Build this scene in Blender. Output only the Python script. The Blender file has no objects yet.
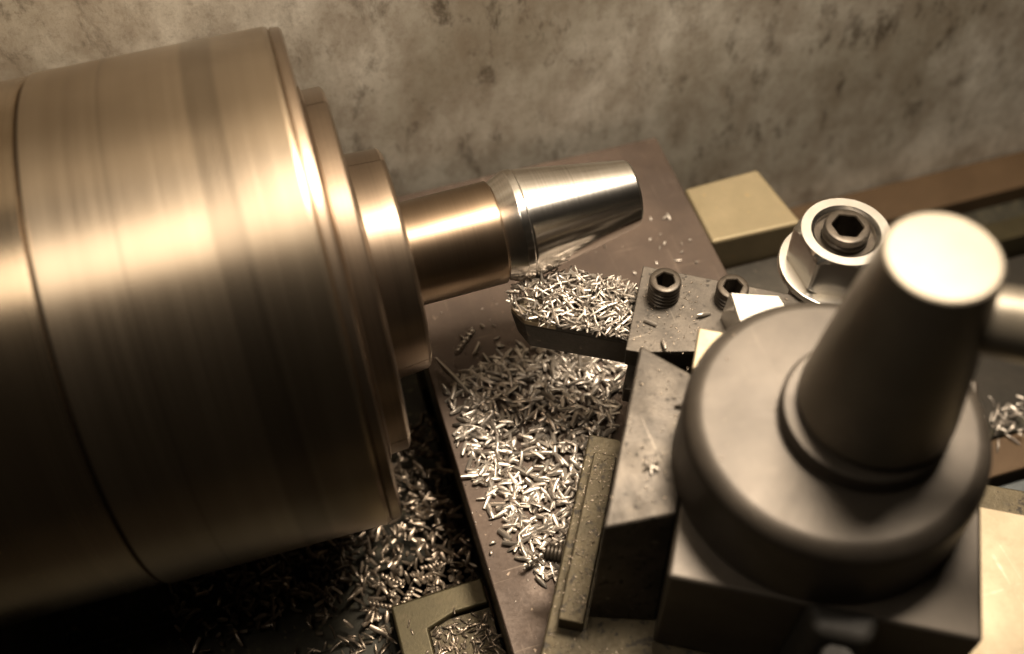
import bpy, bmesh, math, random
from mathutils import Vector, Matrix, noise
random.seed(7)
S = 0.001                                   # everything is written in millimetres
sc = bpy.context.scene
COL = sc.collection
PI = math.pi
R = math.radians
ORG = {}                                    # world origin of each object, in mm

# ------------------------------------------------------------------ materials
def nm(name):
    m = bpy.data.materials.new(name); m.use_nodes = True
    nt = m.node_tree; b = nt.nodes['Principled BSDF']
    return m, nt, b
def node(nt, t, **kw):
    n = nt.nodes.new(t)
    for k, v in kw.items(): setattr(n, k, v)
    return n
def ramp(nt, src, stops):
    r = node(nt, 'ShaderNodeValToRGB'); e = r.color_ramp.elements
    while len(e) < len(stops): e.new(0.5)
    for i, (p, c) in enumerate(stops):
        e[i].position = p
        e[i].color = (c, c, c, 1) if not isinstance(c, tuple) else (*c, 1)
    nt.links.new(src, r.inputs[0]); return r
def tex(nt, scale, detail=4, rough=.6, stretch=(1, 1, 1), dist=0):
    """noise in object space; scale is in features per mm"""
    tc = node(nt, 'ShaderNodeTexCoord'); mp = node(nt, 'ShaderNodeMapping')
    mp.inputs['Scale'].default_value = [1/S*s for s in stretch]
    nt.links.new(tc.outputs['Object'], mp.inputs[0])
    n = node(nt, 'ShaderNodeTexNoise'); n.inputs['Scale'].default_value = scale
    n.inputs['Detail'].default_value = detail; n.inputs['Roughness'].default_value = rough
    n.inputs['Distortion'].default_value = dist
    nt.links.new(mp.outputs[0], n.inputs['Vector']); return n
def mixc(nt, fac, a, b, mode='MIX'):
    m = node(nt, 'ShaderNodeMix', data_type='RGBA', blend_type=mode)
    for s, v in ((m.inputs[0], fac), (m.inputs[6], a), (m.inputs[7], b)):
        if hasattr(v, 'links') or hasattr(v, 'is_linked'): nt.links.new(v, s)
        else: s.default_value = v if not isinstance(v, tuple) else (*v, 1)
    return m.outputs[2]
def bump(nt, b, src, strength, dist_mm):
    n = node(nt, 'ShaderNodeBump'); n.inputs['Strength'].default_value = strength
    n.inputs['Distance'].default_value = dist_mm*S
    nt.links.new(src, n.inputs['Height']); nt.links.new(n.outputs[0], b.inputs['Normal'])

def metal(name, c0, c1, metallic=.8, r0=.35, r1=.55, sc1=.08, speck=None, bmp=.15, bsc=1.2, fine=True):
    """worn metal: two tones blended by broad noise, gloss that varies, fine grain bump, dirt specks"""
    m, nt, b = nm(name)
    n1 = tex(nt, sc1, 6, .65); n2 = tex(nt, bsc, 5, .7)
    r = ramp(nt, n1.outputs[0], [(.35, 0.0), (.65, 1.0)])
    col = mixc(nt, r.outputs[0], c0, c1)
    if speck:
        n3 = tex(nt, .45, 3, .6)
        rs = ramp(nt, n3.outputs[0], [(speck[0], 0.0), (speck[0]+.06, 1.0)])
        col = mixc(nt, rs.outputs[0], col, speck[1])
    nt.links.new(col, b.inputs['Base Color'])
    rr = ramp(nt, n2.outputs[0], [(.3, r0), (.7, r1)])
    nt.links.new(rr.outputs[0], b.inputs['Roughness'])
    b.inputs['Metallic'].default_value = metallic
    bump(nt, b, n2.outputs[0], bmp, .25)
    return m

def turned(name, c0, c1, rough, aniso=.6, band=None, freq=1.5, streak=.5, bmp=.03):
    """lathe-turned steel: grooves run round the X axis, so tone and gloss vary along X only"""
    m, nt, b = nm(name)
    a = tex(nt, freq, 6, .8, (1, .004, .004)); w = tex(nt, .12, 4, .6, (1, .02, .02))
    k = tex(nt, .06, 4, .6)
    f = mixc(nt, streak, w.outputs[0], a.outputs[0])
    r = ramp(nt, f, [(.36, 0.0), (.64, 1.0)])
    col = mixc(nt, r.outputs[0], c0, c1)
    rk = ramp(nt, k.outputs[0], [(.3, .93), (.7, 1.0)])
    col = mixc(nt, 1.0, col, rk.outputs[0], 'MULTIPLY')
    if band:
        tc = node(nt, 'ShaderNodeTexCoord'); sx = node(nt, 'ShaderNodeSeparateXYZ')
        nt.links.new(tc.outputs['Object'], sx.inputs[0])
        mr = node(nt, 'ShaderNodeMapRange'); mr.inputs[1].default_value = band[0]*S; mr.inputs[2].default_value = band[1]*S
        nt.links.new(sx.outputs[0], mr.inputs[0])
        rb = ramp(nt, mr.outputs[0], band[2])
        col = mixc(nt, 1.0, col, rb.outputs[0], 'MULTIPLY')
    nt.links.new(col, b.inputs['Base Color'])
    rr = ramp(nt, a.outputs[0], [(.3, rough*.93), (.7, rough*1.08)])
    nt.links.new(rr.outputs[0], b.inputs['Roughness'])
    b.inputs['Metallic'].default_value = 1
    b.inputs['Anisotropic'].default_value = aniso; b.inputs['Anisotropic Rotation'].default_value = .25
    tg = node(nt, 'ShaderNodeTangent', direction_type='RADIAL', axis='X')
    nt.links.new(tg.outputs[0], b.inputs['Tangent'])
    bump(nt, b, a.outputs[0], bmp, .1)
    return m

M = {}
M['chuck'] = turned('chuck_steel', (.36, .29, .215), (.43, .35, .262), .33, .55,
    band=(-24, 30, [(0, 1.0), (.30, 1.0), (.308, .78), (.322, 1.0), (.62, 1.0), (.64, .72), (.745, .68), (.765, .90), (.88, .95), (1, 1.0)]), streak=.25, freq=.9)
M['rear'] = turned('chuck_rear_steel', (.38, .30, .21), (.48, .38, .27), .26, .5)
M['jaw'] = turned('jaw_steel', (.23, .175, .13), (.32, .25, .185), .36, .4)
M['shank'] = turned('shank_steel', (.26, .19, .13), (.34, .255, .18), .34, .5)
M['bright'] = turned('bright_turned_steel', (.66, .62, .57), (.93, .90, .86), .20, .55, freq=2.6, streak=.75, bmp=.12)
M['groove'] = metal('groove_dark', (.02, .017, .014), (.04, .03, .025), .3)
M['oxide'] = metal('oxide_tool_steel', (.052, .043, .034), (.078, .065, .052), .5, .38, .50, .05, bmp=.08, bsc=3)
M['lever'] = metal('lever_steel', (.15, .13, .10), (.19, .165, .13), .65, .32, .40, .05, bmp=.04, bsc=3)
M['holder'] = metal('holder_steel', (.045, .038, .031), (.09, .076, .061), .6, .36, .5, .12, speck=(.60, (.02, .016, .012)), bmp=.3, bsc=1.5)
M['black'] = metal('black_oxide', (.030, .026, .020), (.055, .047, .036), .5, .35, .6, .1, speck=(.66, (.12, .10, .07)), bmp=.2)
M['screw'] = metal('screw_black', (.035, .028, .021), (.07, .056, .042), .6, .28, .45, .3, bmp=.1, bsc=2)
M['zinc'] = metal('zinc_plated', (.62, .60, .57), (.72, .70, .66), 1, .22, .26, .05, bmp=.01, bsc=.3)
M['ground'] = metal('ground_steel', (.29, .24, .165), (.38, .315, .22), .85, .34, .48, .05, speck=(.70, (.30, .23, .15)), bmp=.1)
M['olive'] = metal('oily_steel', (.045, .037, .019), (.07, .057, .029), .6, .35, .55, .07, speck=(.62, (.07, .055, .03)), bmp=.2)
M['ledge'] = metal('gritty_steel', (.06, .048, .027), (.095, .075, .043), .5, .45, .7, .15, speck=(.57, (.03, .024, .016)), bmp=.5, bsc=1.2)
M['slide'] = metal('cross_slide_steel', (.055, .038, .028), (.092, .064, .047), .45, .38, .55, .035, speck=(.69, (.30, .23, .17)), bmp=.14)
def scuffs(m, col, amount=.5, wet=.14):
    nt = m.node_tree; b = nt.nodes['Principled BSDF']
    a = tex(nt, .9, 3, .5, (1, .03, 1), .2); c = tex(nt, .9, 3, .5, (.04, 1, 1), .3); k = tex(nt, .05, 5, .7)
    f = node(nt, 'ShaderNodeMath', operation='MAXIMUM')
    nt.links.new(ramp(nt, a.outputs[0], [(.64, 0.0), (.70, 1.0)]).outputs[0], f.inputs[0]); nt.links.new(ramp(nt, c.outputs[0], [(.66, 0.0), (.72, 1.0)]).outputs[0], f.inputs[1])
    g = node(nt, 'ShaderNodeMath', operation='MULTIPLY'); nt.links.new(f.outputs[0], g.inputs[0]); nt.links.new(ramp(nt, k.outputs[0], [(.42, 0.0), (.6, amount)]).outputs[0], g.inputs[1])
    old = b.inputs['Base Color'].links[0].from_socket
    nt.links.new(mixc(nt, g.outputs[0], old, col), b.inputs['Base Color'])
    st = tex(nt, .03, 6, .7, dist=.6)
    ro = b.inputs['Roughness'].links[0].from_socket
    mr = node(nt, 'ShaderNodeMath', operation='MULTIPLY_ADD'); nt.links.new(ramp(nt, st.outputs[0], [(.42, 0.0), (.55, 1.0)]).outputs[0], mr.inputs[0]); mr.inputs[1].default_value = wet; nt.links.new(ro, mr.inputs[2])
    nt.links.new(mr.outputs[0], b.inputs['Roughness'])
scuffs(M['slide'], (.22, .17, .13)); scuffs(M['ground'], (.62, .56, .45), .6); scuffs(M['oxide'], (.17, .145, .115), .25, .05); scuffs(M['lever'], (.34, .30, .24), .3, .04); scuffs(M['holder'], (.30, .26, .21), .6)
M['brass'] = metal('tarnished_plate', (.205, .165, .095), (.26, .21, .125), .45, .42, .6, .05, speck=(.66, (.30, .22, .10)), bmp=.15)
M['bed'] = metal('bed_brown', (.075, .045, .022), (.10, .062, .032), .4, .4, .6, .04, speck=(.68, (.05, .035, .02)), bmp=.2)
M['beddark'] = metal('bed_dark', (.022, .02, .014), (.05, .045, .03), .4, .4, .7, .08, speck=(.6, (.10, .085, .05)), bmp=.4, bsc=.6)
M['bedblue'] = metal('bed_grey', (.12, .135, .14), (.16, .17, .17), .7, .35, .5, .05)
M['cast'] = metal('dark_cast_iron', (.028, .027, .020), (.045, .042, .030), .3, .5, .7, .05, bmp=.5, bsc=.5)
M['gap'] = metal('matt_black', (.010, .009, .007), (.018, .015, .012), .0, .6, .8, .1)
M['pit'] = metal('oily_pan', (.020, .017, .012), (.035, .028, .02), .3, .5, .8, .05, bmp=.4, bsc=.5)

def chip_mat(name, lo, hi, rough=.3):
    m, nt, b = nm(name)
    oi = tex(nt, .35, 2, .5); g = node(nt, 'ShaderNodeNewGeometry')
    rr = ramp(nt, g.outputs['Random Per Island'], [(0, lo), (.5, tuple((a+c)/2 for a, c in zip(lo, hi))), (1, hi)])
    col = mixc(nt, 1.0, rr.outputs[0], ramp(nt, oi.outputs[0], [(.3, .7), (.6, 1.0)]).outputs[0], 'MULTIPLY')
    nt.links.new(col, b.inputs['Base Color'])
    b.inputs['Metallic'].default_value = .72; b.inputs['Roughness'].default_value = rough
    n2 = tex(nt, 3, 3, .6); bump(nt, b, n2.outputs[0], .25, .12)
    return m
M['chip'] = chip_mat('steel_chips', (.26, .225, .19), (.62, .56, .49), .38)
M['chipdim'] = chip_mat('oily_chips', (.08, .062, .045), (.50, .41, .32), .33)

def wall_mat():
    m, nt, b = nm('stained_pan')
    big = tex(nt, .009, 5, .6, dist=.3); big.inputs['Vector'].links[0].from_node.inputs['Location'].default_value = (31.7, 4, 12.3); mid = tex(nt, .06, 8, .72, (1, 1, .55)); sp = tex(nt, .075, 8, .74, (1.25, 1, .6), .25); fn = tex(nt, .5, 5, .75)
    base = mixc(nt, ramp(nt, big.outputs[0], [(.40, 0.0), (.60, 1.0)]).outputs[0], (.34, .305, .24), (.66, .62, .54))
    base = mixc(nt, ramp(nt, mid.outputs[0], [(.40, 0.0), (.60, 1.0)]).outputs[0], mixc(nt, .55, base, (.20, .15, .10)), base)
    s = ramp(nt, sp.outputs[0], [(.54, 0.0), (.64, .85)])
    # dark stains gather in zones
    z = ramp(nt, big.outputs[0], [(.42, 1.0), (.62, .35)])
    sm = node(nt, 'ShaderNodeMath', operation='MULTIPLY'); nt.links.new(s.outputs[0], sm.inputs[0]); nt.links.new(z.outputs[0], sm.inputs[1])
    base = mixc(nt, sm.outputs[0], base, (.075, .055, .035))
    base = mixc(nt, ramp(nt, fn.outputs[0], [(.3, .35), (.5, 0.0)]).outputs[0], base, (.14, .105, .07))
    nt.links.new(base, b.inputs['Base Color'])
    b.inputs['Roughness'].default_value = .62; b.inputs['Metallic'].default_value = .15
    bump(nt, b, mid.outputs[0], .3, .8)
    return m
M['wall'] = wall_mat()

# ------------------------------------------------------------------ object helpers
def tag(o, label=None, cat=None, group=None, kind=None):
    if label: o['label'] = label
    if cat: o['category'] = cat
    if group: o['group'] = group
    if kind: o['kind'] = kind
    return o
def thing(name, loc, label, cat, group=None):
    o = bpy.data.objects.new(name, None); COL.objects.link(o)
    o.empty_display_size = .01
    o.location = Vector(loc)*S; ORG[o.name] = Vector(loc)
    return tag(o, label, cat, group)
def obj(name, bm, mat, parent=None, bevel=0, smooth=35, seg=3):
    """link a bmesh written in world millimetres as ONE object"""
    bmesh.ops.recalc_face_normals(bm, faces=bm.faces)
    if parent is not None: org = ORG[parent.name]
    else:
        xs = [v.co for v in bm.verts]
        org = Vector(((min(v.x for v in xs)+max(v.x for v in xs))/2, (min(v.y for v in xs)+max(v.y for v in xs))/2, min(v.z for v in xs)))
    for v in bm.verts: v.co = (v.co-org)*S
    me = bpy.data.meshes.new(name); bm.to_mesh(me); bm.free()
    me.materials.append(mat)
    me.polygons.foreach_set('use_smooth', [True]*len(me.polygons))
    o = bpy.data.objects.new(name, me); COL.objects.link(o)
    ORG[o.name] = org
    if parent is not None: o.parent = parent
    else: o.location = org*S
    if bevel:
        md = o.modifiers.new('bevel', 'BEVEL'); md.width = bevel*S; md.segments = seg
        md.limit_method = 'ANGLE'; md.angle_limit = R(28); md.harden_normals = True
    else:
        me.set_sharp_from_angle(angle=R(smooth))
        if len(me.polygons) < 60000:
            md = o.modifiers.new('normals', 'WEIGHTED_NORMAL'); md.keep_sharp = True
    return o
a0 = R(-29.5)
U = Vector((math.cos(a0), math.sin(a0), 0)); V = Vector((-U.y, U.x, 0))
def uv(u, v, z=0): return U*u+V*v+Vector((0, 0, z))
def prism(pts, z0, z1, bm=None, rot=False, top=None):
    """vertical prism over polygon pts; top = optional polygon of the top face"""
    bm = bm or bmesh.new(); top = top or pts
    f = (lambda p, z: uv(p[0], p[1], z)) if rot else (lambda p, z: Vector((p[0], p[1], z)))
    lo = [bm.verts.new(f(p, z0)) for p in pts]; hi = [bm.verts.new(f(p, z1)) for p in top]
    n = len(pts)
    bm.faces.new(lo[::-1]); bm.faces.new(hi)
    for i in range(n): bm.faces.new((lo[i], lo[(i+1) % n], hi[(i+1) % n], hi[i]))
    return bm
def box(x0, x1, y0, y1, z0, z1, bm=None, rot=False):
    return prism([(x0, y0), (x1, y0), (x1, y1), (x0, y1)], z0, z1, bm, rot)
def lean(bm):
    for v in bm.verts:
        if v.co.x > 2.92: v.co.y += .035*(v.co.x-2.9); v.co.z += .028*(v.co.x-2.9)
    return bm
def revolve(prof, frame, n=96, bm=None, closed=False, a_0=0, a_1=2*PI, caps=True):
    """prof = [(along, radius)], frame = (origin, axis, e1, e2)"""
    bm = bm or bmesh.new(); o, ax, e1, e2 = frame
    full = abs(a_1-a_0-2*PI) < 1e-6
    m = n if full else n+1
    rings = []
    for (h, r) in prof:
        if r < 1e-6: rings.append([bm.verts.new(o+ax*h)]*m); continue
        rings.append([bm.verts.new(o+ax*h+(e1*math.cos(a_0+(a_1-a_0)*i/n)+e2*math.sin(a_0+(a_1-a_0)*i/n))*r) for i in range(m)])
    pairs = list(zip(rings, rings[1:]))
    if closed: pairs.append((rings[-1], rings[0]))
    for A, B in pairs:
        for i in range(n):
            j = (i+1) % m
            q = []
            for v in (A[i], A[j], B[j], B[i]):
                if v not in q: q.append(v)
            if len(q) > 2: bm.faces.new(q)
    if not full and closed:
        bm.faces.new([r[0] for r in rings]); bm.faces.new([r[-1] for r in rings][::-1])
    elif caps:
        for rg in (rings[0], rings[-1]):
            if len(set(rg)) > 2 and full: bm.faces.new(rg)
    return bm
XF = (Vector((0, 0, 0)), Vector((1, 0, 0)), Vector((0, 1, 0)), Vector((0, 0, 1)))
def zf(p): return (Vector(p), Vector((0, 0, 1)), Vector((1, 0, 0)), Vector((0, 1, 0)))
def socket(c, ztop, r, length, hexr, depth, threads=0, n=48, turn=.3, rim=.5):
    """screw with a hexagon socket: threaded or plain outside, real hexagonal hole"""
    bm = bmesh.new(); c = Vector((c[0], c[1], 0))
    prof = [(-length, 0), (-length, r)]
    if threads:
        p = (length-1.2*rim)/threads
        for i in range(threads):
            z = -length+i*p
            prof += [(z+.05*p, r*.88), (z+.35*p, r*.88), (z+.55*p, r), (z+.85*p, r)]
    prof += [(-rim, r), (-.25*rim, r-.25*rim), (0, r-.8*rim)]
    fr = (c+Vector((0, 0, ztop)), Vector((0, 0, 1)), Vector((1, 0, 0)), Vector((0, 1, 0)))
    revolve(prof, fr, n, bm, caps=False)
    bm.verts.ensure_lookup_table()
    ring = list(bm.verts)[-n:]
    def hexring(rr, z):
        out = []
        for i in range(n):
            a = 2*PI*i/n; q = ((a-turn) % (PI/3))-PI/6
            d = rr*math.cos(PI/6)/math.cos(q)
            out.append(bm.verts.new(c+Vector((math.cos(a)*d, math.sin(a)*d, ztop+z))))
        return out
    rr = [ring, hexring(hexr+rim*.35, 0), hexring(hexr, -rim*.4), hexring(hexr, -depth)]
    for A, B in zip(rr, rr[1:]):
        for i in range(n): bm.faces.new((A[i], A[(i+1) % n], B[(i+1) % n], B[i]))
    bm.faces.new(rr[-1])
    return bm

# ------------------------------------------------------------------ chips
def chip(bm, p, yaw, pitch, roll, L, w, bend, nl=4, taper=.6):
    """a curled sliver: crescent section swept along a short arc"""
    m = Matrix.Translation(p) @ Matrix.Rotation(yaw, 4, 'Z') @ Matrix.Rotation(pitch, 4, 'Y') @ Matrix.Rotation(roll, 4, 'X')
    sec = [(-1, .0), (-.7, .62), (0, .95), (.7, .62), (1, .0), (0, .3)]
    rings = []
    for i in range(nl+1):
        t = i/nl; s = (t-.5)
        k = w*(1-taper*abs(2*s)**2.2*random.uniform(.7, 1.05))
        x = L*s; z = bend*L*(.25-s*s); y = bend*.4*L*math.sin(3*s)
        rings.append([bm.verts.new(m @ Vector((x, y+a*k, z+b*k))) for a, b in sec])
    n = len(sec)
    for A, B in zip(rings, rings[1:]):
        for i in range(n): bm.faces.new((A[i], A[(i+1) % n], B[(i+1) % n], B[i]))
    bm.faces.new(rings[0][::-1]); bm.faces.new(rings[-1])
def curl(bm, p, yaw, L, w, turns, rad):
    """a longer ribbed spiral chip lying down"""
    m = Matrix.Translation(p) @ Matrix.Rotation(yaw, 4, 'Z')
    n = int(turns*9); prev = None
    for i in range(n+1):
        t = i/n; a = t*turns*2*PI
        c = Vector((L*(t-.5), rad*math.cos(a), rad*math.sin(a)+rad)); ns = Vector((0, math.cos(a), math.sin(a)))
        q = [bm.verts.new(m @ (c+Vector((-w, 0, 0)))), bm.verts.new(m @ (c+ns*.12+Vector((0, 0, 0)))), bm.verts.new(m @ (c+Vector((w, 0, 0)))), bm.verts.new(m @ (c-ns*.12))]
        if prev:
            for k in range(4): bm.faces.new((prev[k], prev[(k+1) % 4], q[(k+1) % 4], q[k]))
        else: bm.faces.new(q[::-1])
        prev = q
    bm.faces.new(prev)
def heap(dens, region, count, size, thick=0, tilt=.45, long_frac=.07, hw=(.48, .86)):
    """region(): random (x,y) or None; dens(x,y) -> surface z of the heap"""
    bm = bmesh.new(); k = 0
    while k < count:
        q = region()
        if q is None: continue
        x, y = q; z = dens(x, y)
        L = random.uniform(*size)*(1 if random.random() > long_frac else 1.9); w = min(random.uniform(*hw), L*.30)
        chip(bm, Vector((x, y, z+random.uniform(0, thick)+w*.6)), random.uniform(0, 2*PI), random.gauss(0, tilt), random.gauss(0, .7), L, w, random.uniform(-.1, .28), 4, random.uniform(.1, .7))
        k += 1
    return bm

# ================================================================== THE SETTING
# pan behind and below the machine
t = obj('splash_guard', box(-420, 620, 77, 79, -150, 330), M['wall'])
tag(t, 'stained grey sheet metal splash guard standing upright behind the whole machine', 'splash guard')
t = obj('chip_tray', box(-420, 620, -420, 76.6, -150, -146), M['pit'])
tag(t, 'dark oily sheet metal tray under the machine bed', 'tray')

bed = thing('machine_bed', (180, 0, -146), 'brown lathe bed with long parallel ways running to the right below the splash guard', 'lathe bed')
obj('rear_way', box(-420, 600, 58.5, 76.2, -146, -115), M['bed'], bed, .6)
obj('chip_channel', box(-420, 600, 46.2, 58.3, -146, -123), M['beddark'], bed, .4)
obj('inner_way', prism([(-420, 34), (600, 34), (600, 46), (-420, 46)], -146, -115, top=[(-420, 35.7), (600, 35.7), (600, 45), (-420, 45)]), M['olive'], bed, .4)
obj('centre_channel', box(-420, 600, -34, 33.8, -146, -126), M['pit'], bed, .3)
obj('front_way', box(20, 600, -60, -48, -146, -100), M['bed'], bed, .5)
obj('vee_way', prism([(20, -47.8), (600, -47.8), (600, -34.3), (20, -34.3)], -146, -103, top=[(20, -46), (600, -46), (600, -40), (20, -40)]), M['beddark'], bed, .4)
obj('outer_rail', box(20, 600, -76, -62.5, -146, -103), M['bedblue'], bed, .5)

hs = thing('headstock', (-150, 0, -100), 'dark cast iron headstock corner below and left of the chuck', 'headstock')
obj('casting', box(-300, -99, -74, 76, -100, -48), M['cast'], hs, 5)
obj('spindle_nose', revolve([(-140, 0), (-140, 40), (-112, 40), (-112, 0)], XF, 96), M['cast'], hs, 1)

sad = thing('saddle', (0, -60, -100), 'oily olive saddle plate with a cut notch, low between chuck and cross slide', 'saddle')
obj('wing', prism([(-6, -130), (2.5, -130), (2.5, -68), (10.5, -65.5), (20, -65.5), (20, -57.6), (-6, -58.6)], -98, -70), M['olive'], sad, .8)
obj('notch_floor', box(2.6, 20, -130, -66, -98, -72), M['ledge'], sad, .2)
obj('casting', box(-300, -7, -60, -38, -102, -86), M['beddark'], sad, 1)
obj('apron_ledge', box(-300, -7, -130, -60.3, -102, -84), M['cast'], sad, 1)
obj('web', box(-130, 20, -37.8, 60, -102, -92), M['beddark'], sad, .5)

# ================================================================== CHUCK
ck = thing('lathe_chuck', (-30, 0, 0), 'large round steel lathe chuck filling the left side, with stepped jaws', 'lathe chuck')
RC = 62.5
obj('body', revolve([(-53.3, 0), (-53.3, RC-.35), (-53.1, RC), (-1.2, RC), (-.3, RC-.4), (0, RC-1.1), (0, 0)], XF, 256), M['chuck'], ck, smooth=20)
obj('seam', revolve([(-54.0, 0), (-54.0, RC-2), (-53.32, RC-2), (-53.32, 0)], XF, 128), M['groove'], ck)
obj('back_body', revolve([(-112, 0), (-112, RC-.8), (-54.3, RC-.4), (-54.02, RC-.8), (-54.02, 0)], XF, 256), M['rear'], ck, smooth=20)
obj('face_ring', revolve([(.02, 30), (.02, 61.6), (.5, 62.0), (2.4, 61.7), (2.9, 61.0), (2.9, 30)], XF, 256, closed=True, caps=False), M['jaw'], ck, smooth=20)
jp = [(2.95, 14.2), (2.95, 47.3), (3.6, 47.6), (4.0, 46.4), (8.3, 46.2), (8.9, 45.6), (9.2, 44.6), (9.2, 30.2), (9.8, 29.6), (10.2, 29.0), (18.2, 28.4), (18.9, 27.9), (19.3, 27.0), (19.3, 14.2)]
for k in range(3):
    g = .004
    a = R(-48)+k*2*PI/3
    j = obj('jaw', lean(revolve(jp, XF, 84, closed=True, a_0=a+g, a_1=a+2*PI/3-g)), M['jaw'], ck, smooth=20)

# ================================================================== WORKPIECE
wk = thing('turned_workpiece', (60, 0, 0), 'steel bar held in the chuck jaws, its free end turned to a bright taper', 'workpiece')
obj('shank', lean(revolve([(-40, 0), (-40, 13.4), (43.2, 13.4), (43.5, 13.1), (43.5, 0)], XF, 160)), M['shank'], wk, smooth=20)
obj('collar', lean(revolve([(43.52, 0), (43.52, 12.4), (44.2, 12.9), (47.8, 14.6), (48.2, 14.7), (49.9, 14.75), (50.3, 14.3), (50.3, 0)], XF, 160)), M['bright'], wk, smooth=12)
obj('taper', lean(revolve([(50.32, 0), (50.32, 14.25), (51, 14.35), (80.3, 8.95), (81.0, 8.3), (81.0, 1.2), (80, 0)], XF, 160)), M['bright'], wk, smooth=20)

# ================================================================== CROSS SLIDE, PLATE, COMPOUND
cs = thing('cross_slide', (70, 0, -98), 'broad flat brown cross slide running under the workpiece, strewn with chips', 'cross slide')
obj('table', box(20.6, 117.3, -150, 69, -56, -50), M['slide'], cs, .5)
obj('side_casting', box(22.2, 116, -150, 66, -98, -56.2), M['black'], cs, .5)
obj('gib_strip', box(20.9, 22.1, -150, 50, -72, -60), M['olive'], cs, .2)

bp = obj('clamp_plate', prism([(117.7, 20.2), (148.2, 19.4), (144.2, 45.4), (117.9, 44.4)], -66, -50.5), M['brass'], None, 1.2)
tag(bp, 'square yellowish metal plate beside the right edge of the brown slide', 'plate')
obj_b = obj('bracket', box(118, 170, -30, 19, -98, -64), M['black'], None, 1)
tag(obj_b, 'black rough bracket low in shadow between the yellowish plate and the clamp nut', 'bracket')

cp = thing('compound_slide', uv(120, -40, -50), 'angled compound slide carrying the tool post, its bare top bright at the right', 'compound slide')
obj('base', prism([(69.2, -110), (215, -110), (215, -5), (96, -5), (96, -12), (69.2, -12)], -49.9, -31.2, rot=True), M['ledge'], cp, .6)
obj('top_slide', prism([(156.5, -64), (215, -64), (215, -15.2), (156.5, -15.2)], -31.1, -25, rot=True), M['ground'], cp, .5)
obj('end_ledge', prism([(71.8, -64.3), (77.6, -64.3), (77.6, -20), (71.8, -20)], -31.1, -25.8, rot=True), M['ledge'], cp, .4)
# the small horizontal screw in the ledge
fr = (uv(69.5, -47.5, -29), -U, V, Vector((0, 0, 1)))
pr = [(0, 0), (0, 2.3)]
for i in range(4): pr += [(.3+i*.9, 1.9), (.55+i*.9, 2.35), (.95+i*.9, 2.35)]
pr += [(4.3, 1.8), (4.3, 1.0), (3.3, .9), (3.3, 0)]
obj('gib_screw', revolve(pr, fr, 40), M['screw'], cp)

# ================================================================== TOOL POST
tp = thing('tool_post', uv(122, -31, -26), 'square black tool post with a big round cap and conical lever hub', 'tool post')
obj('block', prism([(93.6, -63), (155, -63), (155, -1.2), (93.6, -1.2)], -31, 6, rot=True), M['oxide'], tp, 1.0)
dv = obj('dovetail', prism([(78.2, -60.5), (93.5, -58), (93.5, -14.5), (78.2, -8.4)], -31, 6.8, rot=True, top=[(79.2, -55.6), (93.5, -49), (93.5, -14.5), (79.2, -8.4)]), M['holder'], tp, .7)
CU, CV = 121.2, -31.3
obj('stop_block', prism([(91.6, -14), (103, -14), (103, -2.4), (91.6, -2.4)], 6.85, 9.2, rot=True), M['ground'], tp, .5)
obj('cap', revolve([(6.02, 0), (6.02, 30.2), (6.6, 31), (22.6, 30.5), (24.4, 30.1), (25.8, 29.2), (26.7, 27.9), (27, 26.4), (27, 0)], zf(uv(CU, CV)), 160), M['oxide'], tp, smooth=40)
HU = 125.6
obj('hub_ring', revolve([(27.02, 0), (27.02, 16.4), (30.4, 16.4), (31.2, 15.9), (31.4, 15.2), (31.4, 0)], zf(uv(HU, CV)), 128), M['oxide'], tp, smooth=40)
lh = obj('lever_hub', revolve([(31.42, 0), (31.42, 14.2), (32.6, 14.2), (33.4, 15.0), (34.6, 15.1), (52, 13.1), (76.4, 9.85), (77, 9.5), (77.2, 9.1), (77.2, 0)], zf(uv(127, -30.5)), 128), M['lever'], tp, smooth=25)
fr = (uv(128, -30.5, 63), U, V, Vector((0, 0, 1)))
obj('lever_arm', revolve([(0, 0), (0, 5.2), (8, 5.4), (10, 6.2), (70, 7.2), (70, 0)], fr, 64), M['lever'], tp, smooth=40)
obj('lock_boss', prism([(119.5, -62.6), (121.5, -71), (134.5, -71), (136.5, -62.6)], -31, 9, rot=True, top=[(120.5, -62.6), (122.5, -69.5), (133.5, -69.5), (135.5, -62.6)]), M['gap'], tp, 2.4)
obj('lock_pin', revolve([(-31, 0), (-31, 3.6), (5, 3.6), (6, 3), (6, 0)], zf(uv(128, -72.5)), 48), M['gap'], tp, smooth=40)

# ================================================================== TOOL HOLDER
th = thing('tool_holder', uv(92, 9, -20), 'steel quick change tool holder with two socket screws on the back of the tool post', 'tool holder')
obj('body', prism([(75.6, -4.4), (79.0, -4.4), (93.4, -1.0), (116, -1.0), (116, 20.6), (75.6, 22.2)], -2.9, -2, rot=True), M['holder'], th, .3)
obj('lower_jaw', prism([(75.9, -4.2), (79.0, -4.2), (93.2, -1.0), (115.5, -1.0), (115.5, 20.2), (75.9, 21.8)], -25.5, -19.5, rot=True), M['holder'], th, .5)
obj('upper_jaw', prism([(75.6, -4.4), (79.0, -4.4), (93.4, -1.0), (116, -1.0), (116, 20.6), (75.6, 22.2)], -8.4, -2.92, rot=True), M['black'], th, .3)
obj('web', prism([(79, 19), (115, 18.4), (115, 20.1), (79, 21.3)], -19.4, -8.5, rot=True), M['black'], th)
obj('clamp_lug', prism([(96.4, 9.8), (110.2, 11.4), (116, 2), (114, -.8), (102.4, -.8)], -1.9, 8, rot=True, top=[(97.4, 10.4), (109.0, 11.9), (114.5, 3), (113, -.6), (101.6, -.6)]), M['zinc'], th, .5)
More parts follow.
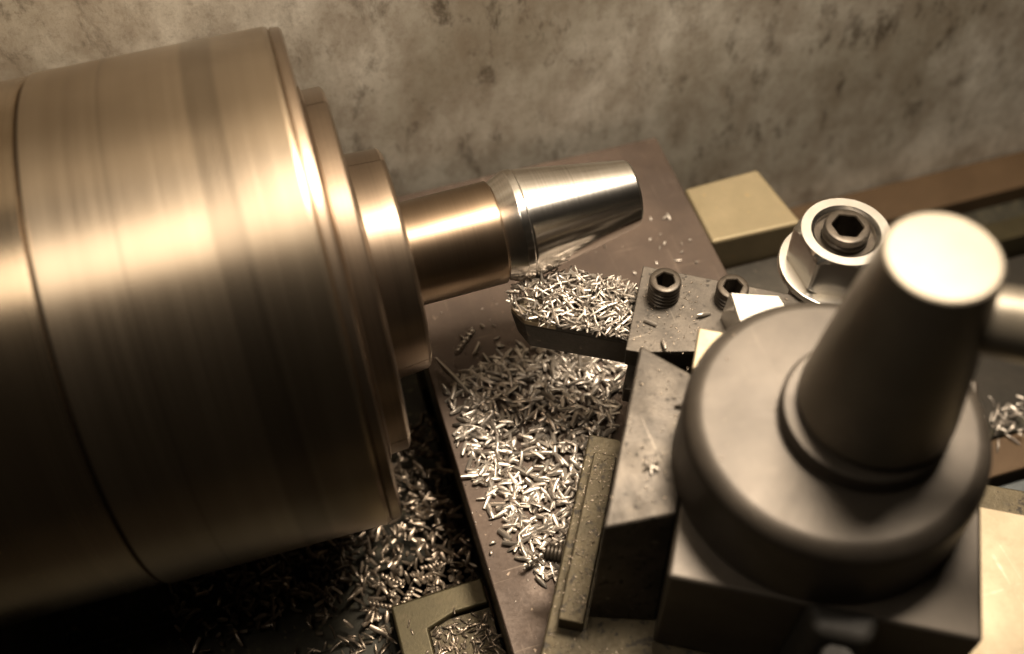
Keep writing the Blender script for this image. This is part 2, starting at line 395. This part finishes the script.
for (u, v, zt, tu) in ((82.0, 13.6, 4.6, .35), (98.3, 16.2, 3.2, .8)):
    q = uv(u, v)
    obj('set_screw', socket(q, zt, 3.95, 7.4, 2.35, 6.5, threads=5, turn=tu, rim=.8), M['screw'], th)

# cutting tool
ct = thing('cutting_tool', uv(60, 10, -17), 'black square shank cutting tool under the workpiece, its top heaped with bright chips', 'cutting tool')
TZ = -8.6
nose = [(44.6, 6.6), (48.9, 3.4), (74, 3.2), (112, 3.2), (112, 18.0), (74, 18.2), (58, 18.4), (49.5, 13.8), (44.4, 9.6)]
low = [(46.0, 7.6), (50.2, 3.6), (74, 3.4), (112, 3.4), (112, 17.8), (74, 18.0), (58, 17.6), (50.5, 13.0), (46.0, 9.8)]
obj('shank', prism(low, -19.4, TZ-1.5, rot=True, top=nose), M['black'], ct, .4)
obj('carbide_tip', prism([(44.7, 6.7), (48.9, 3.6), (57, 3.5), (57, 17.2), (49.6, 13.6), (44.6, 9.6)], TZ-1.48, TZ, rot=True), M['ground'], ct, .15)
obj('rake_face', prism([(57.1, 3.5), (112, 3.5), (112, 17.8), (58, 17.9), (57.1, 17.3)], TZ-1.48, TZ-.05, rot=True), M['black'], ct, .15)

# clamp bolt with washer and nut
cn = thing('clamp_nut', uv(121.2, 31, -46), 'shiny hexagon nut on a round washer with a socket headed stud in it', 'nut')
cc = uv(122.4, 31)
obj('column', revolve([(-46, 0), (-46, 9), (-1.6, 9), (-1.6, 0)], zf(cc), 64), M['black'], cn)
obj('washer', revolve([(-1.55, 7), (-1.55, 13.6), (-1.2, 14.1), (.1, 14.1), (.5, 13.7), (.5, 7)], zf(cc), 96, closed=True, caps=False), M['zinc'], cn, smooth=50)
def hexnut(c, z0, z1, rc, ri, n=96, turn=.25):
    bm = bmesh.new(); c = Vector((c.x, c.y, 0))
    def hr(z, lim):
        out = []
        for i in range(n):
            a = 2*PI*i/n; q = ((a-turn) % (PI/3))-PI/6
            d = min(rc*math.cos(PI/6)/math.cos(q), lim)
            out.append(bm.verts.new(c+Vector((math.cos(a)*d, math.sin(a)*d, z))))
        return out
    def cr(r, z): return [bm.verts.new(c+Vector((math.cos(2*PI*i/n)*r, math.sin(2*PI*i/n)*r, z))) for i in range(n)]
    rr = [cr(ri, z0), hr(z0, rc*.94), hr(z0+.9, rc), hr(z1-1.6, rc), hr(z1-.8, rc*.93), cr(rc*.865, z1), cr(ri+.9, z1), cr(ri, z1-1), cr(ri, z0)]
    for A, B in zip(rr, rr[1:]):
        for i in range(n): bm.faces.new((A[i], A[(i+1) % n], B[(i+1) % n], B[i]))
    bmesh.ops.remove_doubles(bm, verts=bm.verts, dist=1e-4)
    return bm
obj('hex_nut', hexnut(cc, .55, 12.6, 12.3, 7.4, turn=.55), M['zinc'], cn, smooth=25)
obj('stud', socket(cc, 14.6, 5.5, 16, 3.8, 12, threads=8, turn=.6, rim=.8), M['screw'], cn)
obj('nut_thread', revolve([(9.8, 5.6), (9.8, 7.5), (10.2, 7.5), (10.2, 5.6)], zf(cc), 48, closed=True, caps=False), M['screw'], cn)

# ================================================================== CHIPS
def inpoly(x, y, P):
    c = False; j = len(P)-1
    for i in range(len(P)):
        if (P[i][1] > y) != (P[j][1] > y) and x < (P[j][0]-P[i][0])*(y-P[i][1])/(P[j][1]-P[i][1])+P[i][0]: c = not c
        j = i
    return c
# main pile on the cross slide: heart lies between shank and compound
P_main = [(23, -9), (32, -3), (50, -1), (66, -4), (78, -14), (66, -34), (57, -50), (48, -64), (39, -76), (33, -73), (28, -60), (23.5, -40)]
def reg_main():
    x = random.uniform(20, 76); y = random.uniform(-78, 4)
    return (x, y) if inpoly(x, y, P_main) else None
def h_main(x, y):
    d = ((x-50)/16)**2+((y+30)/22)**2
    return -49.9+max(0, 2.6*(1-d*.6))*random.random()
bm = heap(h_main, reg_main, 1120, (2.2, 5.0), .5, .2)
for _ in range(150):        # loose ones thinning out round the pile
    x, y = random.gauss(52, 17), random.gauss(-22, 19)
    if 22.5 < x < 100 and y < 12 and y > -80 and not (x*U.x+y*U.y > 68): chip(bm, Vector((x, y, -49.5)), random.uniform(0, 6.3), random.gauss(0, .1), random.gauss(0, .6), random.uniform(1.2, 3.2), random.uniform(.3, .6), random.uniform(0, .4))
for _ in range(70):
    x, y = random.uniform(60, 112), random.uniform(-10, 45)
    chip(bm, Vector((x, y, -49.6)), random.uniform(0, 6.3), 0, random.gauss(0, .6), random.uniform(.7, 2.8), random.uniform(.2, .45), .2)
for _ in range(500):        # grit
    x, y = random.gauss(50, 22), random.gauss(-30, 24)
    if 21 < x < 116 and x*U.x+y*U.y < 69: chip(bm, Vector((x, y, -49.8)), random.uniform(0, 6.3), 0, 0, random.uniform(.2, .7), random.uniform(.08, .2), .1, 2)
o = obj('chip_pile', bm, M['chip'], smooth=50)
tag(o, 'spread of short steel turnings covering the brown cross slide', 'metal chips', kind='stuff')

# heap on the cutting tool
P_tool = [(44.0, 7.4), (48.4, 3.4), (74.5, 3.2), (75.4, 19), (62, 20), (54, 19.5), (48, 17.5), (43.6, 12)]
def reg_tool():
    u = random.uniform(43, 76); v = random.uniform(3, 20)
    if not inpoly(u, v, P_tool): return None
    q = uv(u, v); return (q.x, q.y)
def h_tool(x, y):
    u = Vector((x, y, 0)).dot(U); v = Vector((x, y, 0)).dot(V)
    e = min(1, (v-3)/5)*min(1, max(0, (u-43.5)/3))
    top = 3.2+3.0*math.exp(-((u-48.5)/5.5)**2)
    top *= (.35+.65*max(0, e))
    r_ = math.hypot(y-1.5, TZ+top-1.2)
    while x < 84 and r_ < 15.0 and top > .3: top -= .3; r_ = math.hypot(y-1.5, TZ+top-1.2)
    return TZ+top*random.random()**.6
bm = heap(h_tool, reg_tool, 620, (2.2, 4.4), .3, .4, .03, (.28, .46))
o = obj('chip_heap', bm, M['chip'], smooth=50)
tag(o, 'bright heap of steel slivers piled on top of the cutting tool', 'metal chips', kind='stuff')

# chips lying on ledge, dovetail, holder, nut area (fine grit)
bm = bmesh.new()
for (u0, u1, v0, v1, z, n) in ((70.2, 77.4, -64, -18, -25.8, 260), (79.5, 92, -50, -12, 6.8, 30), (77, 92, -3, 20, -2, 90), (95, 112, 11, 20, -2, 24), (70, 100, -90, -66, -31.2, 260), (97, 118, -50, -12, 27.02, 9), (106, 134, 10, 40, -46, 120)):
    for _ in range(n):
        q = uv(random.uniform(u0, u1), random.uniform(v0, v1), z+.08)
        chip(bm, q, random.uniform(0, 6.3), 0, random.gauss(0, .5), random.uniform(.25, .9), random.uniform(.07, .2), .2, 2)
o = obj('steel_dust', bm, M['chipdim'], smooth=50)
tag(o, 'fine steel grit scattered on the compound ledge and the tool holder', 'metal dust', kind='stuff')

# dark pile in the tray beneath the chuck
def reg_low():
    x = random.uniform(-66, 19.5); y = random.uniform(-62, 5)
    if x > -7 and y < -57: return None
    w = -44-.16*(x+20)
    if x < -8 and y < -41 and random.random() > math.exp(-((y-w)/9)**2)*.9: return None
    if x < -50 and random.random() < .4: return None
    return (x, y)
bm = heap(lambda x, y: -84.5+2.5*random.random()+(2.5 if x > -5 else 0), reg_low, 1500, (1.6, 4.6), .5, .5)
for _ in range(230):
    q = (random.uniform(3, 20), random.uniform(-92, -67))
    chip(bm, Vector((q[0], q[1], -71.7)), random.uniform(0, 6.3), random.gauss(0, .1), random.gauss(0, .5), random.uniform(1.2, 3.6), random.uniform(.25, .5), .2)
for _ in range(16):
    q = (random.uniform(-5.5, 14), random.uniform(-82, -60))
    chip(bm, Vector((q[0], q[1], -69.8)), random.uniform(0, 6.3), 0, random.gauss(0, .5), random.uniform(1, 2.6), random.uniform(.2, .4), .2)
for _ in range(160):
    q = (random.uniform(-40, 2), random.uniform(-72, -58))
    if q[0] > -7: continue
    chip(bm, Vector((q[0], q[1], -83.5)), random.uniform(0, 6.3), random.gauss(0, .2), random.gauss(0, .5), random.uniform(1.6, 5), random.uniform(.25, .5), .2)
for _ in range(10):
    curl(bm, Vector((random.uniform(-25, 12), random.uniform(-56, -45), -81)), random.uniform(0, 6.3), random.uniform(6, 9), .35, 6, .7)
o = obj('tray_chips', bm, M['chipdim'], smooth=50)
tag(o, 'dim oily mass of turnings in the shadow beneath the chuck', 'metal chips', kind='stuff')

# single turnings one can point at
def single(fn, label, mat='chip'):
    bm = bmesh.new(); fn(bm); o = obj('metal_chip', bm, M[mat], smooth=50)
    tag(o, label, 'metal chip', 'single loose turnings'); return o
single(lambda b: chip(b, Vector((26.6, -6.4, -46.8)), R(-68), .1, .2, 15.0, .75, .06, 8, .5), 'longest straight sliver, lying beside the lowest edge of the smallest jaw step')
single(lambda b: curl(b, Vector((33.8, 6.0, -49.8)), R(44), 9.5, .42, 6, .75), 'ribbed spiral turning lying alone behind the pile, under the shank')
single(lambda b: chip(b, Vector((36.0, 2.0, -48.9)), R(40), 0, .3, 4.2, .6, .2), 'short single turning just in front of the ribbed spiral one')
single(lambda b: curl(b, Vector((35.5, -66, -47.6)), R(18), 13, .5, 8, .7), 'long ribbed turning across the front end of the pile, left of the small screw')
single(lambda b: chip(b, Vector(uv(80.2, 4.5, -1.5)), R(-45), 0, .2, 3.4, .55, .0, 4, .1), 'straight grey chip lying on the tool holder in front of the left socket screw')
single(lambda b: chip(b, Vector(uv(92.5, 9.5, -1.3)), R(-10), .25, .2, 3.8, .6, .2), 'jagged chip on the tool holder between the two socket screws')
single(lambda b: chip(b, Vector(uv(84.4, -1.5, -1.0)), R(70), .3, .2, 3.6, .6, .2), 'chip tipped up where the tool holder meets the dovetail')
def star(b):
    p = uv(86.5, -39.5, 7.5)
    for a in (10, 70, 130): chip(b, Vector(p), R(a), .05, .2, 4.0, .3, .05, 4, .6)
single(star, 'star shaped splinter on the flat top of the dovetail')
single(lambda b: chip(b, Vector(uv(92.2, -38.2, 7.3)), R(-40), 0, .2, 2.2, .35, .05), 'short dark splinter right of the star shaped one', 'screw')
single(lambda b: chip(b, Vector(uv(91.2, -23, 7.4)), R(-20), .05, .4, 4.0, .5, .2), 'dark bent splinter on the dovetail close to the round cap', 'screw')
bm = bmesh.new()
for _ in range(34):
    chip(bm, Vector((random.gauss(202, 5), random.gauss(-43, 3.2), -99.6+random.random()*2)), random.uniform(0, 6.3), random.gauss(0, .3), random.gauss(0, .5), random.uniform(2, 6), random.uniform(.3, .7), .3)
o = obj('rail_chips', bm, M['chip'], smooth=50)
tag(o, 'small scatter of chips on the bed way right of the round cap', 'metal chips', kind='stuff')

# ================================================================== LIGHT, WORLD, CAMERA
w = bpy.data.worlds.new('World'); sc.world = w; w.use_nodes = True
w.node_tree.nodes['Background'].inputs[0].default_value = (1, .78, .52, 1)
w.node_tree.nodes['Background'].inputs[1].default_value = .009
def area(name, loc, target, size, power, color, size_y=None):
    l = bpy.data.lights.new(name, 'AREA'); l.shape = 'ELLIPSE' if size_y else 'DISK'; l.size = size*S
    if size_y: l.size_y = size_y*S
    l.energy = power; l.color = color
    o = bpy.data.objects.new(name, l); COL.objects.link(o)
    o.location = Vector(loc)*S
    d = Vector(target)-Vector(loc); o.rotation_euler = d.to_track_quat('-Z', 'Y').to_euler()
    return o
WARM = (1, .85, .67)
area('machine_lamp', (150, 8, 335), (55, 0, 0), 105, 3.2, WARM)
area('overhead_lamp', (-85, -90, 400), (-10, 0, 0), 150, .37, WARM)
area('shop_lamp', (250, 66, 320), (90, -40, 0), 100, .5, WARM)

cam = bpy.data.cameras.new('camera'); co = bpy.data.objects.new('camera', cam); COL.objects.link(co); sc.camera = co
X = Vector((.9593, .2413, -.1474)).normalized(); Z = Vector((-.0228, .586, .810)); Z = (Z-X*Z.dot(X)).normalized(); Y = Z.cross(X)
rot = Matrix((X, Y, Z))               # rows are world axes seen by the camera = camera-to-world rotation
e = R(50.3)
co.matrix_world = Matrix.Translation(Vector((0, -280*math.cos(e), 280*math.sin(e)))*S) @ rot.to_4x4()
cam.sensor_width = 36; cam.lens = 1100/1024*36
cam.clip_start = .01; cam.clip_end = 20
cam.dof.use_dof = True; cam.dof.focus_distance = .285; cam.dof.aperture_fstop = 7.8
sc.view_settings.view_transform = 'Standard'; sc.view_settings.look = 'None'; sc.view_settings.exposure = 0; sc.view_settings.gamma = 1
